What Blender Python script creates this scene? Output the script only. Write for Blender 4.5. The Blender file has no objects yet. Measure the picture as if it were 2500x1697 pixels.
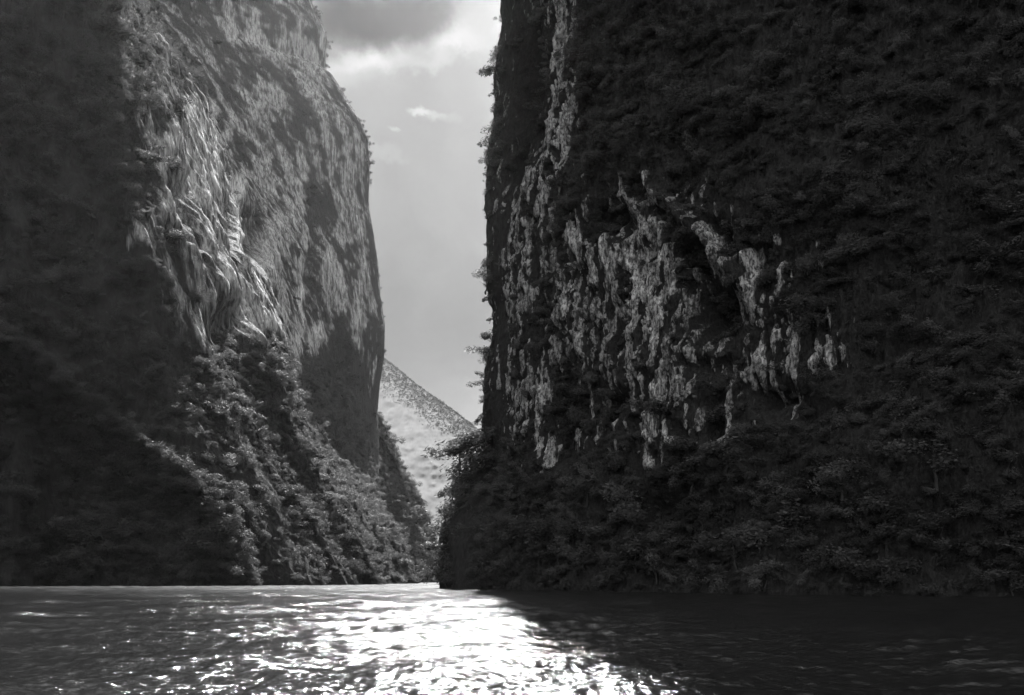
import bpy, math, random
import numpy as np
from mathutils import Vector

S = bpy.context.scene
rng = np.random.default_rng(7)
random.seed(7)

# ------------------------------------------------------------------ camera
CAM_H = 1.9
FPX = 2400.0                 # focal length in pixels of a 2500 px wide frame
HOR = 1418.0                 # image row of the horizon
ROLL = math.radians(0.22)
cam_d = bpy.data.cameras.new('camera'); cam = bpy.data.objects.new('camera', cam_d)
S.collection.objects.link(cam); S.camera = cam
cam.location = (0, 0, CAM_H)
cam.rotation_euler = (math.radians(90), -ROLL, 0)
cam_d.sensor_width = 36; cam_d.lens = FPX / 2500 * 36
cam_d.shift_y = (HOR - 848.5) / 2500
cam_d.clip_start = 0.1; cam_d.clip_end = 20000

# ------------------------------------------------------------------ light
SUN_AZ = math.radians(-1.0)      # measured from +Y towards +X
SUN_EL = math.radians(45.0)
SUN = 4.7
SKY = 0.10
HAZE = 0.000012
W = bpy.data.worlds.new('World'); S.world = W; W.use_nodes = True
sun_d = bpy.data.lights.new('sun', 'SUN'); sun_d.energy = SUN; sun_d.angle = math.radians(0.5)
sun_d.color = (1, 1, 1)
sun = bpy.data.objects.new('sun', sun_d); S.collection.objects.link(sun)
sdir = Vector((math.sin(SUN_AZ) * math.cos(SUN_EL), math.cos(SUN_AZ) * math.cos(SUN_EL), math.sin(SUN_EL)))
sun.rotation_euler = (-sdir).to_track_quat('-Z', 'Y').to_euler()
S.view_settings.view_transform = 'Standard'; S.view_settings.look = 'None'
S.view_settings.exposure = 1.6; S.view_settings.gamma = 1.0
S.view_settings.use_curve_mapping = False
S.cycles.volume_bounces = 1
S.cycles.max_bounces = 6; S.cycles.diffuse_bounces = 3; S.cycles.glossy_bounces = 3
S.cycles.transmission_bounces = 3; S.cycles.transparent_max_bounces = 8
S.cycles.filter_width = 1.5
S.cycles.use_denoising = True


def unroll(px, py):
    c, s = math.cos(ROLL), math.sin(ROLL)
    x, y = px - 1250, py - 848.5
    return x * c + y * s + 1250, -x * s + y * c + 848.5


def at(px, py, d):
    """world point seen at a photograph pixel, at distance d along +Y"""
    px, py = unroll(px, py)
    return ((px - 1250) / FPX * d, d, CAM_H + (HOR - py) / FPX * d)


def project(P):
    d = np.maximum(P[..., 1], 1.0)
    px = P[..., 0] / d * FPX + 1250
    py = HOR - (P[..., 2] - CAM_H) / d * FPX
    c, s = math.cos(ROLL), math.sin(ROLL)
    x, y = px - 1250, py - 848.5
    return x * c - y * s + 1250, x * s + y * c + 848.5


# ------------------------------------------------------------------ sky
def build_world():
    nt = W.node_tree; nt.nodes.clear(); N = nt.nodes.new; L = nt.links.new
    out = N('ShaderNodeOutputWorld'); bg = N('ShaderNodeBackground'); L(bg.outputs[0], out.inputs[0])
    bg.inputs[1].default_value = SKY
    sky = N('ShaderNodeTexSky'); sky.sky_type = 'NISHITA'; sky.sun_disc = False
    sky.sun_elevation = SUN_EL; sky.sun_rotation = SUN_AZ
    sky.air_density = 1.0; sky.dust_density = 1.5; sky.ozone_density = 1.0
    bw = N('ShaderNodeRGBToBW'); L(sky.outputs[0], bw.inputs[0])
    tc = N('ShaderNodeTexCoord'); vec = tc.outputs['Generated']
    # warp the view direction a little so cloud edges are ragged
    wn = N('ShaderNodeTexNoise'); wn.inputs['Scale'].default_value = 9; wn.inputs['Detail'].default_value = 7
    wn.inputs['Roughness'].default_value = .58
    L(vec, wn.inputs['Vector'])
    sub = N('ShaderNodeVectorMath'); sub.operation = 'SUBTRACT'; L(wn.outputs['Color'], sub.inputs[0]); sub.inputs[1].default_value = (.5, .5, .5)
    sc = N('ShaderNodeVectorMath'); sc.operation = 'SCALE'; L(sub.outputs[0], sc.inputs[0]); sc.inputs['Scale'].default_value = .10
    add = N('ShaderNodeVectorMath'); add.operation = 'ADD'; L(vec, add.inputs[0]); L(sc.outputs[0], add.inputs[1])
    wv = add.outputs[0]

    def math_(op, a, b, clamp=False):
        m = N('ShaderNodeMath'); m.operation = op; m.use_clamp = clamp
        for i, v in enumerate((a, b)):
            if isinstance(v, (int, float)): m.inputs[i].default_value = v
            else: L(v, m.inputs[i])
        return m.outputs[0]

    def blob(px, py, rx, ry, v=wv):
        """0..1 mask of one cloud: an ellipse of directions"""
        X, Y, Z = at(px, py, 1.0); Z -= CAM_H
        D = Vector((X, Y, Z)).normalized()
        m = N('ShaderNodeVectorMath'); m.operation = 'SUBTRACT'; L(v, m.inputs[0]); m.inputs[1].default_value = D
        q = N('ShaderNodeVectorMath'); q.operation = 'MULTIPLY'; L(m.outputs[0], q.inputs[0])
        q.inputs[1].default_value = (FPX / rx, FPX / max(rx, ry) * .6, FPX / ry)
        l = N('ShaderNodeVectorMath'); l.operation = 'LENGTH'; L(q.outputs[0], l.inputs[0])
        mr = N('ShaderNodeMapRange'); mr.interpolation_type = 'SMOOTHSTEP'
        mr.inputs[1].default_value = 1.25; mr.inputs[2].default_value = .25
        mr.inputs[3].default_value = 0; mr.inputs[4].default_value = 1
        L(l.outputs['Value'], mr.inputs[0]); return mr.outputs[0]

    # cloud added outside the visible gap, bright to fill the shaded walls
    n2 = N('ShaderNodeTexNoise'); n2.inputs['Scale'].default_value = 3.2; n2.inputs['Detail'].default_value = 8
    n2.inputs['Roughness'].default_value = .55; n2.inputs['Distortion'].default_value = .4
    L(wv, n2.inputs['Vector'])
    r2 = N('ShaderNodeMapRange'); r2.inputs[1].default_value = .36; r2.inputs[2].default_value = .62
    r2.inputs[3].default_value = 0; r2.inputs[4].default_value = .85; L(n2.outputs['Fac'], r2.inputs[0])
    v = bw.outputs[0]
    base = math_('ADD', math_('MULTIPLY', v, .10), 4.2)
    cl = r2.outputs[0]
    n3 = N('ShaderNodeTexNoise'); n3.inputs['Scale'].default_value = 22; n3.inputs['Detail'].default_value = 6
    L(wv, n3.inputs['Vector'])
    puff = math_('ADD', math_('MULTIPLY', n3.outputs['Fac'], 1.3), .35)

    def mix(a, b, f):
        # a*(1-f)+b*f
        m = N('ShaderNodeMix'); m.data_type = 'FLOAT'; L(f, m.inputs[0])
        for i, x in ((2, a), (3, b)):
            if isinstance(x, (int, float)): m.inputs[i].default_value = x
            else: L(x, m.inputs[i])
        return m.outputs[0]
    cl = math_('MULTIPLY', cl, math_('SUBTRACT', 1.0, math_('MULTIPLY', blob(1020, 450, 520, 1150), .93)))
    base = math_('ADD', math_('MULTIPLY', v, .026), .68)
    col = mix(base, 9.0, cl)  # unseen cloud radiance, raised as fill light
    for (px, py, rx, ry, val, st) in CLOUDS:
        b = math_('MULTIPLY', blob(px, py, rx, ry), st)
        if val > 1.5: b = math_('MULTIPLY', b, puff, True)
        col = mix(col, val, b)
    L(col, bg.inputs[0])


CLOUDS = [  # px, py, rx, ry, radiance, strength
    (850, 190, 130, 46, 1.98, .5),
    (915, 180, 80, 26, 2.58, .7),
    (1005, 140, 46, 36, 2.81, .75),
    (1035, 105, 40, 26, 2.81, .6),
    (1110, 105, 100, 30, 2.74, .7),
    (1170, 75, 60, 40, 2.20, .5),
    (1080, 155, 60, 18, 2.36, .55),
    (890, 60, 190, 72, 0.19, 1.0),
    (1000, 30, 130, 50, 0.34, .8),
    (1015, 293, 34, 11, 2.43, .7),
    (1060, 300, 50, 14, 1.75, .4),
    (965, 350, 24, 9, 2.28, .55),
    (955, 415, 60, 12, 1.90, .35),
]
build_world()


# ------------------------------------------------------------------ noise
def _h(ix, iy, iz, seed):
    n = (ix.astype(np.int64) * 374761393 + iy.astype(np.int64) * 668265263 + iz.astype(np.int64) * 2147483647 + seed * 974634777) & 0xffffffff
    n = ((n ^ (n >> 13)) * 1274126177) & 0xffffffff
    n = ((n ^ (n >> 15)) * 2246822519) & 0xffffffff
    return ((n ^ (n >> 16)) & 0xffffff) / float(0xffffff)


def vnoise(x, y, z, seed=0):
    x, y, z = np.broadcast_arrays(x, y, z)
    fx, fy, fz = np.floor(x), np.floor(y), np.floor(z)
    tx, ty, tz = x - fx, y - fy, z - fz
    tx = tx * tx * (3 - 2 * tx); ty = ty * ty * (3 - 2 * ty); tz = tz * tz * (3 - 2 * tz)
    r = 0
    for dx in (0, 1):
        for dy in (0, 1):
            for dz in (0, 1):
                w = (tx if dx else 1 - tx) * (ty if dy else 1 - ty) * (tz if dz else 1 - tz)
                r = r + w * _h(fx + dx, fy + dy, fz + dz, seed)
    return r * 2 - 1


def fbm(x, y, z, octv=4, seed=0, gain=.5, lac=2.03):
    a, f, t, s = 1.0, 1.0, 0, 0
    for k in range(octv):
        t = t + a * vnoise(x * f + 17.3 * k, y * f + 5.1 * k, z * f - 9.7 * k, seed + k); s += a
        a *= gain; f *= lac
    return t / s


def ridge(x, y, z, octv=4, seed=0):
    a, f, t, s = 1.0, 1.0, 0, 0
    for k in range(octv):
        t = t + a * (1 - 2 * np.abs(vnoise(x * f + 7.7 * k, y * f, z * f + 3.3 * k, seed + k))); s += a
        a *= .5; f *= 2.07
    return t / s


def sstep(a, b, x):
    t = np.clip((x - a) / (b - a), 0, 1); return t * t * (3 - 2 * t)


# ------------------------------------------------------------------ object helpers
def link(o): S.collection.objects.link(o); return o


def tag(o, label=None, cat=None, group=None, kind=None):
    if label: o['label'] = label
    if cat: o['category'] = cat
    if group: o['group'] = group
    if kind: o['kind'] = kind
    return o


def grid_mesh(name, P, attrs, mat, smooth=True):
    ny, nx = P.shape[:2]
    me = bpy.data.meshes.new(name)
    idx = np.arange(ny * nx).reshape(ny, nx)
    q = np.stack([idx[:-1, :-1], idx[:-1, 1:], idx[1:, 1:], idx[1:, :-1]], -1).reshape(-1, 4)
    nf = len(q)
    me.vertices.add(ny * nx); me.vertices.foreach_set('co', P.reshape(-1).astype(np.float32))
    me.loops.add(nf * 4); me.loops.foreach_set('vertex_index', q.reshape(-1).astype(np.int32))
    me.polygons.add(nf); me.polygons.foreach_set('loop_start', np.arange(0, nf * 4, 4, dtype=np.int32))
    me.polygons.foreach_set('use_smooth', np.full(nf, smooth))
    me.update(calc_edges=True)
    for k, v in attrs.items():
        a = me.attributes.new(k, 'FLOAT', 'POINT'); a.data.foreach_set('value', v.reshape(-1).astype(np.float32))
    me.materials.append(mat)
    o = bpy.data.objects.new(name, me); link(o)
    return o


# ------------------------------------------------------------------ materials
def new_mat(name):
    m = bpy.data.materials.new(name); m.use_nodes = True; nt = m.node_tree; nt.nodes.clear()
    return m, nt, nt.nodes.new, nt.links.new


def rock_material(name, scale, lo, mid, hi):
    """limestone with vertical water streaks; the attribute 'veg' says where moss and creepers cover it"""
    m, nt, N, L = new_mat(name)
    out = N('ShaderNodeOutputMaterial'); bs = N('ShaderNodeBsdfPrincipled'); L(bs.outputs[0], out.inputs[0])
    bs.inputs['Roughness'].default_value = .9; bs.inputs['Specular IOR Level'].default_value = .15
    geo = N('ShaderNodeNewGeometry')
    mp = N('ShaderNodeMapping'); mp.inputs['Scale'].default_value = (1 / scale, 1 / scale, .10 / scale); L(geo.outputs['Position'], mp.inputs[0])
    st = N('ShaderNodeTexNoise'); st.inputs['Scale'].default_value = 1.9; st.inputs['Detail'].default_value = 7; st.inputs['Roughness'].default_value = .62
    st.inputs['Distortion'].default_value = .5
    L(mp.outputs[0], st.inputs['Vector'])
    mp2 = N('ShaderNodeMapping'); mp2.inputs['Scale'].default_value = (1 / scale, 1 / scale, (.45 if scale < 2 else .2) / scale); L(geo.outputs['Position'], mp2.inputs[0])
    bl = N('ShaderNodeTexNoise'); bl.inputs['Scale'].default_value = .9; bl.inputs['Detail'].default_value = 9; bl.inputs['Roughness'].default_value = .66
    L(mp2.outputs[0], bl.inputs['Vector'])
    ad = N('ShaderNodeMath'); ad.operation = 'ADD'; L(st.outputs['Fac'], ad.inputs[0]); L(bl.outputs['Fac'], ad.inputs[1])
    ra = N('ShaderNodeValToRGB'); e = ra.color_ramp.elements
    e[0].position = .43; e[0].color = (lo, lo, lo, 1); e[1].position = .58; e[1].color = (hi, hi, hi, 1)
    c = e.new(.5); c.color = (mid, mid, mid, 1)
    hf = N('ShaderNodeMath'); hf.operation = 'MULTIPLY'; hf.inputs[1].default_value = .5; L(ad.outputs[0], hf.inputs[0]); L(hf.outputs[0], ra.inputs[0])
    # dark cracks and mineral stains
    ck = N('ShaderNodeTexNoise'); ck.inputs['Scale'].default_value = 3.4; ck.inputs['Detail'].default_value = 5; ck.inputs['Roughness'].default_value = .7; L(mp2.outputs[0], ck.inputs['Vector'])
    cr = N('ShaderNodeMapRange'); cr.inputs[1].default_value = .40; cr.inputs[2].default_value = .52; cr.inputs[3].default_value = .22 if scale < 2 else .55; cr.inputs[4].default_value = 1; L(ck.outputs['Fac'], cr.inputs[0])
    # pale calcite tone attribute
    at_ = N('ShaderNodeAttribute'); at_.attribute_name = 'pale'
    br = N('ShaderNodeMix'); br.data_type = 'RGBA'; L(at_.outputs['Fac'], br.inputs[0]); L(ra.outputs[0], br.inputs[6]); 
    ra2 = N('ShaderNodeValToRGB'); e = ra2.color_ramp.elements
    e[0].position = .42; e[0].color = (.3, .3, .3, 1); e[1].position = .54; e[1].color = (.9, .9, .9, 1)
    L(hf.outputs[0], ra2.inputs[0]); L(ra2.outputs[0], br.inputs[7])
    av = N('ShaderNodeAttribute'); av.attribute_name = 'veg'
    fn = N('ShaderNodeTexNoise'); fn.inputs['Scale'].default_value = 1.5; fn.inputs['Detail'].default_value = 8; fn.inputs['Roughness'].default_value = .68; L(mp2.outputs[0], fn.inputs['Vector'])
    va = N('ShaderNodeMath'); va.operation = 'ADD'; L(av.outputs['Fac'], va.inputs[0]); L(fn.outputs['Fac'], va.inputs[1])
    vr = N('ShaderNodeMapRange'); vr.inputs[1].default_value = .92 if scale < 2 else .75; vr.inputs[2].default_value = 1.08 if scale < 2 else 1.25; L(va.outputs[0], vr.inputs[0])
    vg = N('ShaderNodeValToRGB'); e = vg.color_ramp.elements
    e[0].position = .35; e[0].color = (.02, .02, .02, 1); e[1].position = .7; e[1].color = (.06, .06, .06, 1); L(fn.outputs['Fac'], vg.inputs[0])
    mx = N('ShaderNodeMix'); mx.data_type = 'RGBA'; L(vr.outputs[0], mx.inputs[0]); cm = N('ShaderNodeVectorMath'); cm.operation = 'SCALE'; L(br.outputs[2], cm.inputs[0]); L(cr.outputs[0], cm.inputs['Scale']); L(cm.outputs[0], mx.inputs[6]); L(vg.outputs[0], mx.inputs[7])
    sa = N('ShaderNodeAttribute'); sa.attribute_name = 'painted_shade'     # shade of recesses and overhangs painted near-black
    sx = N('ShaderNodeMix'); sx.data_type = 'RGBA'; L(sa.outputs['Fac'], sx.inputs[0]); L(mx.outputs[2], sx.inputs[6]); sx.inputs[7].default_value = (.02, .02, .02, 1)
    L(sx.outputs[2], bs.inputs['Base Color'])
    bp = N('ShaderNodeBump'); bp.inputs['Strength'].default_value = 1; bp.inputs['Distance'].default_value = .9 * scale
    a3 = N('ShaderNodeMath'); a3.operation = 'MULTIPLY_ADD'; L(cr.outputs[0], a3.inputs[0]); a3.inputs[1].default_value = .35; L(ad.outputs[0], a3.inputs[2]); L(a3.outputs[0], bp.inputs['Height']); L(bp.outputs[0], bs.inputs['Normal'])
    return m


def leaf_material(name, lo, hi):
    m, nt, N, L = new_mat(name)
    out = N('ShaderNodeOutputMaterial')
    oi = N('ShaderNodeObjectInfo'); geo = N('ShaderNodeNewGeometry')
    n = N('ShaderNodeTexNoise'); n.inputs['Scale'].default_value = .09; n.inputs['Detail'].default_value = 3; L(geo.outputs['Position'], n.inputs['Vector'])
    a = N('ShaderNodeMath'); a.operation = 'MULTIPLY_ADD'; L(oi.outputs['Random'], a.inputs[0]); a.inputs[1].default_value = .5
    b = N('ShaderNodeMath'); b.operation = 'MULTIPLY_ADD'; L(geo.outputs['Random Per Island'], b.inputs[0]); b.inputs[1].default_value = .35; b.inputs[2].default_value = -.2
    L(b.outputs[0], a.inputs[2])
    s = N('ShaderNodeMath'); s.operation = 'ADD'; L(a.outputs[0], s.inputs[0]); L(n.outputs['Fac'], s.inputs[1])
    mr = N('ShaderNodeMapRange'); mr.inputs[1].default_value = .3; mr.inputs[2].default_value = 1.25
    mr.inputs[3].default_value = lo; mr.inputs[4].default_value = hi; L(s.outputs[0], mr.inputs[0])
    d = N('ShaderNodeBsdfPrincipled'); d.inputs['Roughness'].default_value = .55; d.inputs['Specular IOR Level'].default_value = .35
    L(mr.outputs[0], d.inputs['Base Color'])
    t = N('ShaderNodeBsdfTranslucent'); L(mr.outputs[0], t.inputs[0])
    mx = N('ShaderNodeMixShader'); mx.inputs[0].default_value = .45; L(d.outputs[0], mx.inputs[1]); L(t.outputs[0], mx.inputs[2])
    L(mx.outputs[0], out.inputs[0])
    return m


def plain_material(name, v, rough=.9):
    m, nt, N, L = new_mat(name)
    out = N('ShaderNodeOutputMaterial'); d = N('ShaderNodeBsdfPrincipled'); L(d.outputs[0], out.inputs[0])
    n = N('ShaderNodeTexNoise'); n.inputs['Scale'].default_value = 3; n.inputs['Detail'].default_value = 5
    r = N('ShaderNodeMapRange'); r.inputs[3].default_value = v * .5; r.inputs[4].default_value = v * 1.5
    L(n.outputs['Fac'], r.inputs[0]); L(r.outputs[0], d.inputs['Base Color']); d.inputs['Roughness'].default_value = rough
    return m


M_ROCK_NEAR = rock_material('limestone_near', 1.1, .09, .34, .6)
M_ROCK_FAR = rock_material('limestone_far', 2.6, .10, .33, .58)
def hill_material():
    m, nt, N, L = new_mat('forested_hillside')
    out = N('ShaderNodeOutputMaterial'); b = N('ShaderNodeBsdfPrincipled'); L(b.outputs[0], out.inputs[0]); b.inputs['Roughness'].default_value = .95
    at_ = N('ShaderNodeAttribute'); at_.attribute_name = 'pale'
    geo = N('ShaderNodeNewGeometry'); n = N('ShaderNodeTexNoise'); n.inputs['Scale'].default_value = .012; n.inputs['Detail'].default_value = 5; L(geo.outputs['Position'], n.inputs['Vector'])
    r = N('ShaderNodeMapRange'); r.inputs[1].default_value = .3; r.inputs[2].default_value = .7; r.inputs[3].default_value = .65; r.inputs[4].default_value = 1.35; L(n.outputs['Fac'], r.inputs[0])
    c = N('ShaderNodeMapRange'); c.inputs[3].default_value = .075; c.inputs[4].default_value = .14; L(at_.outputs['Fac'], c.inputs[0])  # lower slope painted paler, in place of thicker mist
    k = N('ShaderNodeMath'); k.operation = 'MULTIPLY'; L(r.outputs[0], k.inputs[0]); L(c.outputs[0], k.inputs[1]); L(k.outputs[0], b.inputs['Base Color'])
    return m


M_HILL = hill_material()
M_LEAF = leaf_material('leaves', .03, .125)
M_BARK = plain_material('bark', .03)
M_BED = plain_material('river_bed_mud', .06)


def water_material():
    m, nt, N, L = new_mat('river_water')
    out = N('ShaderNodeOutputMaterial'); b = N('ShaderNodeBsdfPrincipled'); L(b.outputs[0], out.inputs[0])
    b.inputs['Base Color'].default_value = (.012, .012, .012, 1); b.inputs['IOR'].default_value = 1.333
    b.inputs['Roughness'].default_value = .25
    b.inputs['Specular IOR Level'].default_value = .5
    geo = N('ShaderNodeNewGeometry')
    # wind-roughened water further down the river
    ra = N('ShaderNodeAttribute'); ra.attribute_name = 'chop'; L(ra.outputs['Fac'], b.inputs['Roughness'])
    mp = N('ShaderNodeMapping'); mp.inputs['Scale'].default_value = (1, 1.5, 1); L(geo.outputs['Position'], mp.inputs[0])
    n = N('ShaderNodeTexNoise'); n.inputs['Scale'].default_value = 3.3; n.inputs['Detail'].default_value = 4; n.inputs['Roughness'].default_value = .6
    L(mp.outputs[0], n.inputs['Vector'])
    bp = N('ShaderNodeBump'); bp.inputs['Distance'].default_value = .085; bp.inputs['Strength'].default_value = .8
    L(n.outputs['Fac'], bp.inputs['Height']); L(bp.outputs[0], b.inputs['Normal'])
    return m


M_WATER = water_material()


# ------------------------------------------------------------------ terrain walls
def smooth_path(pts, n=4000):
    p = np.array(pts, float)
    d = np.r_[0, np.cumsum(np.hypot(*np.diff(p, axis=0).T))]
    s = np.linspace(0, d[-1], n)
    x = np.interp(s, d, p[:, 0]); y = np.interp(s, d, p[:, 1])
    k = max(3, int(n * .02)) | 1
    ker = np.hanning(k); ker /= ker.sum()
    xp = np.convolve(np.pad(x, k // 2, mode='reflect', reflect_type='odd'), ker, 'valid')
    yp = np.convolve(np.pad(y, k // 2, mode='reflect', reflect_type='odd'), ker, 'valid')
    return np.stack([xp, yp], 1), s


def wall_path(pts, ncol, lo, hi, frac=.9):
    """resample a plan path with `frac` of the columns where it lies in view (photo columns lo..hi)"""
    c, s = smooth_path(pts)
    y = np.maximum(c[:, 1], 1); px = c[:, 0] / y * FPX + 1250
    vis = (px > lo) & (px < hi) & (c[:, 1] > 20)
    w = np.where(vis, 1 / np.maximum(c[:, 1], 60), 0); w /= w.sum()
    w = w * frac + (1 - frac) / len(w)
    k = 61; w = np.convolve(np.pad(w, k // 2, mode='edge'), np.ones(k) / k, 'valid')
    cw = np.cumsum(w); cw = (cw - cw[0]) / (cw[-1] - cw[0])
    t = np.interp(np.linspace(0, 1, ncol), cw, s)
    x = np.interp(t, s, c[:, 0]); yy = np.interp(t, s, c[:, 1])
    T = np.gradient(np.stack([x, yy], 1), axis=0); T /= np.linalg.norm(T, axis=1)[:, None]
    # broad normals so offsets do not fold
    nrm = np.stack([-T[:, 1], T[:, 0]], 1)
    return np.stack([x, yy], 1), nrm, t


def blobs(px, py, lst, wob=None):
    r = np.zeros_like(px)
    if wob is not None: px = px + wob[0]; py = py + wob[1]
    for b in lst:
        x, y, rx, ry, s = b[:5]; an = math.radians(b[5]) if len(b) > 5 else 0
        dx, dy = px - x, py - y
        u = dx * math.cos(an) + dy * math.sin(an); v = -dx * math.sin(an) + dy * math.cos(an)
        r = np.maximum(r, s * np.exp(-((u / rx) ** 2 + (v / ry) ** 2)))
    return r


def silhouette(tab, d):
    """rows of (px, py) -> functions giving X at distance d for a height z"""
    P = np.array([at(px, py, d) for px, py in tab])
    o = np.argsort(P[:, 2]); return P[o, 2], P[o, 0]


VEGPTS = {}


def normals_of(P):
    du = np.gradient(P, axis=1); dv = np.gradient(P, axis=0)
    n = np.cross(du, dv); n /= np.maximum(np.linalg.norm(n, axis=-1), 1e-9)[..., None]
    return n


# ---- right cliff -----------------------------------------------------------
R_ROCK = [  # px, py, rx, ry, strength, tilt
    (1362, 130, 26, 200, .75), (1405, 180, 16, 200, .6), (1350, 330, 26, 150, .75), (1385, 300, 18, 150, .6), (1335, 440, 14, 70, .8),
    (1265, 520, 30, 130, .75), (1290, 640, 40, 130, .5), (1245, 700, 26, 150, .5), (1285, 830, 40, 120, .45),
    (1300, 1000, 50, 130, .5), (1340, 950, 10, 50, 1), (1240, 960, 18, 150, .5),
    (1418, 600, 26, 60, .95), (1455, 660, 20, 70, 1), (1560, 560, 50, 40, .85), (1600, 590, 40, 60, .9), (1540, 625, 40, 30, .9),
    (1610, 640, 50, 28, 1, -35), (1500, 640, 24, 80, .8), (1570, 700, 34, 60, 1, 20), (1600, 760, 30, 70, 1), (1605, 850, 20, 60, 1), (1545, 760, 40, 60, .7),
    (1640, 690, 14, 60, .8), (1660, 760, 14, 70, .6), (1740, 600, 22, 80, 1, -32), (1765, 660, 22, 40, 1, -20), (1830, 650, 22, 60, .85, -10),
    (1800, 730, 24, 50, .9), (1828, 720, 10, 90, .95), (1795, 770, 30, 60, .6), (1870, 730, 50, 50, .7), (1905, 830, 32, 50, .95), (1960, 720, 34, 50, .6),
    (1990, 660, 16, 40, .7, 30), (1995, 860, 50, 40, .9), (2040, 860, 20, 36, .7), (1845, 880, 14, 50, .95), (1925, 880, 16, 50, .8), (1870, 930, 14, 40, .85),
    (1690, 860, 24, 36, .9), (1530, 870, 26, 40, .9), (1510, 880, 10, 60, .8), (1560, 940, 40, 70, .6), (1605, 960, 40, 50, .75), (1490, 980, 24, 30, .7),
    (1590, 1040, 30, 44, .9), (1620, 1060, 22, 30, .8), (1640, 1080, 20, 20, .8), (1775, 1040, 12, 90, .8), (1765, 1010, 14, 50, .7), (1492, 1020, 10, 40, .8),
    (1400, 1050, 12, 60, .7), (1350, 1110, 14, 50, .85), (1320, 1080, 14, 100, .7), (1590, 1125, 10, 20, .9), (1420, 830, 16, 50, .7), (1395, 760, 10, 30, .9),
    (1222, 1300, 14, 110, .45), (1210, 1390, 24, 40, .4), (2266, 690, 20, 26, .45), (1600, 470, 12, 50, .6, -20), (2290, 1160, 16, 20, .4),
    (1470, 780, 60, 120, .35), (1700, 960, 90, 40, .3),
]
R_DARK = [(1278, 165, 42, 190, 1.0), (1262, 250, 26, 190, 1.0), (1255, 330, 18, 170, .8), (1740, 745, 55, 75, 1), (1730, 1030, 26, 50, .8), (1640, 560, 16, 90, .8, -38), (1590, 620, 12, 40, .7),  # recesses pushed in, with their shade also painted into the colour
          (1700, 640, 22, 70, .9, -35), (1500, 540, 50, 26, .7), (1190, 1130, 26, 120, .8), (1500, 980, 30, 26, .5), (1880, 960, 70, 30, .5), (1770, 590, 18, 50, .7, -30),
          (1720, 900, 50, 34, .4), (1510, 820, 14, 60, .6), (1850, 610, 24, 60, .6), (1960, 1000, 90, 36, .4), (1580, 1240, 90, 30, .4)]


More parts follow.
